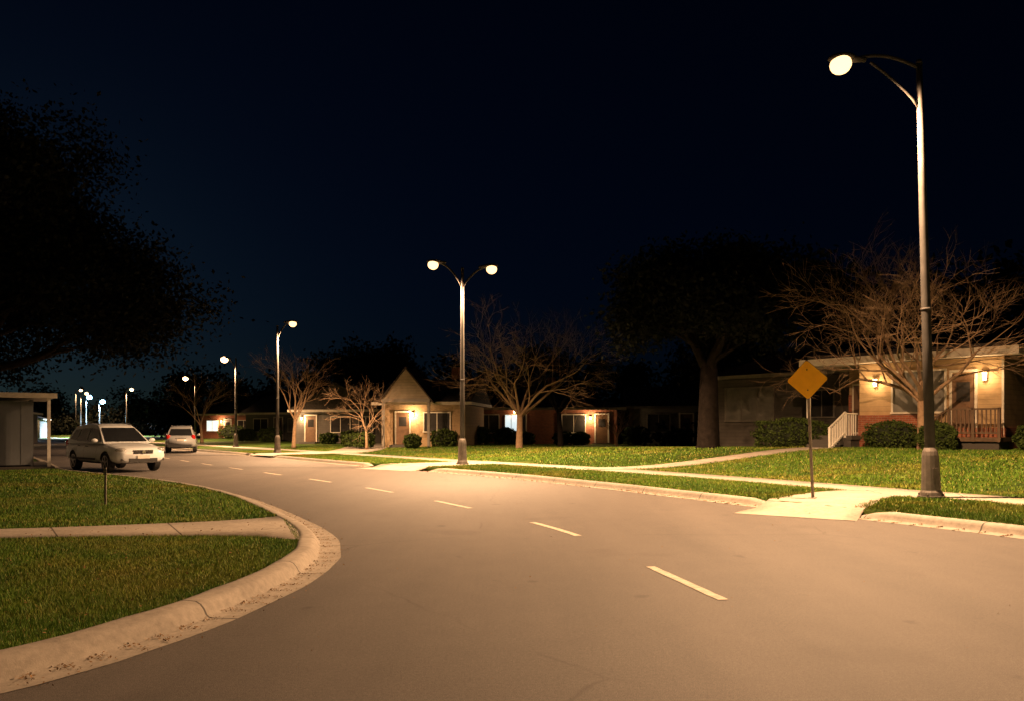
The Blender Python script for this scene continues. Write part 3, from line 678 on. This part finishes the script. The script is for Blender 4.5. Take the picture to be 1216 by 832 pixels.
tree('shade_tree',-24.2,33,.12,3.6,.5,9,3.9,4,.85,.75,.5,3,M_darkbark,(130000,.85,.11))
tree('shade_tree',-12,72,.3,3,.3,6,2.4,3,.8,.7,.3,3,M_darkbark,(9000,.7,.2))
a=[]
for (x0,y0,x1,y1,n,h0,h1,R) in ((-45,100,-14,88,9,5,9,4),(-20,80,30,78,14,6,9.5,5),(14,52,46,44,12,9,12,4.5),(-120,150,-45,130,16,5,9,6),(26,40,44,22,6,8,11,4)):
    for k in range(n):
        t=(k+random.random()*.7)/n; cx=x0+(x1-x0)*t; cy=y0+(y1-y0)*t+random.uniform(-3,3); H=random.uniform(h0,h1)
        for c in range(14):
            f=random.random(); rr_=R*(1-.55*f)
            cc=np.array([cx+random.uniform(-1,1)*rr_,cy+random.uniform(-1,1)*rr_,.5+H*f]); m_=150
            a.append(cc+rng.normal(0,1,(m_,3))*np.array([.95,.95,.75]))
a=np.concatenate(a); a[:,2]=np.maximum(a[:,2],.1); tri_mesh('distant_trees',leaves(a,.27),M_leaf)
def shrub(x,y,z,w,d,h,rz=0,name='shrub',box=3.2,n=3200,sz=.05):
    e=empty(name,(x,y,z),rz)
    u=rng.normal(size=(n,3)); u/=np.linalg.norm(u,axis=1)[:,None]; k=(np.abs(u)**box).sum(1)**(-1/box); u*=k[:,None]
    lump=1+.09*np.sin(u[:,0]*7+x)*np.cos(u[:,1]*6+y)+.07*np.sin(u[:,2]*8+u[:,0]*5)
    c=u*lump[:,None]*rng.uniform(.88,1.05,n)[:,None]*np.array([w/2,d/2,h/2])+np.array([0,0,h/2]); c=c[c[:,2]>.02]
    o=tri_mesh('leaves',leaves(c,sz),M_hedge); o.parent=e
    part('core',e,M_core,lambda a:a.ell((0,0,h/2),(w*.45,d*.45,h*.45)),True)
def hp(s,o): return (13+.671*s-.741*o, 31-.741*s-.671*o)
x,y=hp(2.75,.8); shrub(x,y,.68,1.8,1.0,1.05,hx)
x,y=hp(4.75,2.1); shrub(x,y,.66,1.15,1.0,1.0,hx,box=2.4)
x,y=hp(7.4,.9); shrub(x,y,.68,1.2,1.0,1.0,hx,box=2.4)
shrub(11.5,31.2,.66,2.7,1.1,1.2,hx+.35,'hedge',4,5200)
shrub(13.6,36.8,.6,1.6,1.2,1.2,hx)
for (x,y,w,h) in ((-2.6,53.8,2.2,1.3),(-.5,54.2,1.6,1.2),(.9,55,1.4,.9),(3.8,55.2,1.5,.9),(5.0,55.2,1.2,.9),(9,54.8,1.8,1.3),(12,54.5,1.8,1.1)): shrub(x,y,.3,w,1.1,h,0,n=1500,sz=.08)
for (x,y,w,h) in ((-10.4,49.5,1.3,.8),(-9.4,48.4,1.2,.9),(-6.2,47.2,1.0,.8),(-4.4,48.8,1.6,1.1),(-12.5,59,1.6,1.0),(-14.5,60,1.4,.8),(-22,69,2,1.2),(-25,71,2,1.1),(-31,84,3,1.5)): shrub(x,y,.3,w,1.0,h,0,n=1200,sz=.08)

# ------------------------------------------------------------------ sky, moonlight, camera
w=bpy.data.worlds.new('World'); scene.world=w; w.use_nodes=True; nt=w.node_tree; bg=nt.nodes['Background']
sky=nt.nodes.new('ShaderNodeTexSky'); sky.sky_type='NISHITA'; sky.sun_disc=False; sky.sun_elevation=math.radians(9); sky.sun_rotation=math.radians(-35)
tint=nt.nodes.new('ShaderNodeMix'); tint.data_type='RGBA'; tint.blend_type='MULTIPLY'; tint.inputs[0].default_value=1; tint.inputs[7].default_value=(.09,.27,.85,1)
nt.links.new(sky.outputs[0],tint.inputs[6]); nt.links.new(tint.outputs[2],bg.inputs['Color']); bg.inputs['Strength'].default_value=.0014
sl=bpy.data.lights.new('moonlight','SUN'); sl.energy=.006; sl.angle=math.radians(.5); sl.color=(.7,.8,1)
so=bpy.data.objects.new('moonlight',sl); col.objects.link(so); so.rotation_euler=(math.radians(-81),0,math.radians(35))
cd=bpy.data.cameras.new('camera'); cd.lens=900/1216*36; cd.sensor_width=36; cd.shift_y=92/1216; cd.clip_end=3000; cd.clip_start=.05
co=bpy.data.objects.new('camera',cd); co.location=(0,0,1.5); co.rotation_euler=(math.radians(90),0,0); col.objects.link(co); scene.camera=co
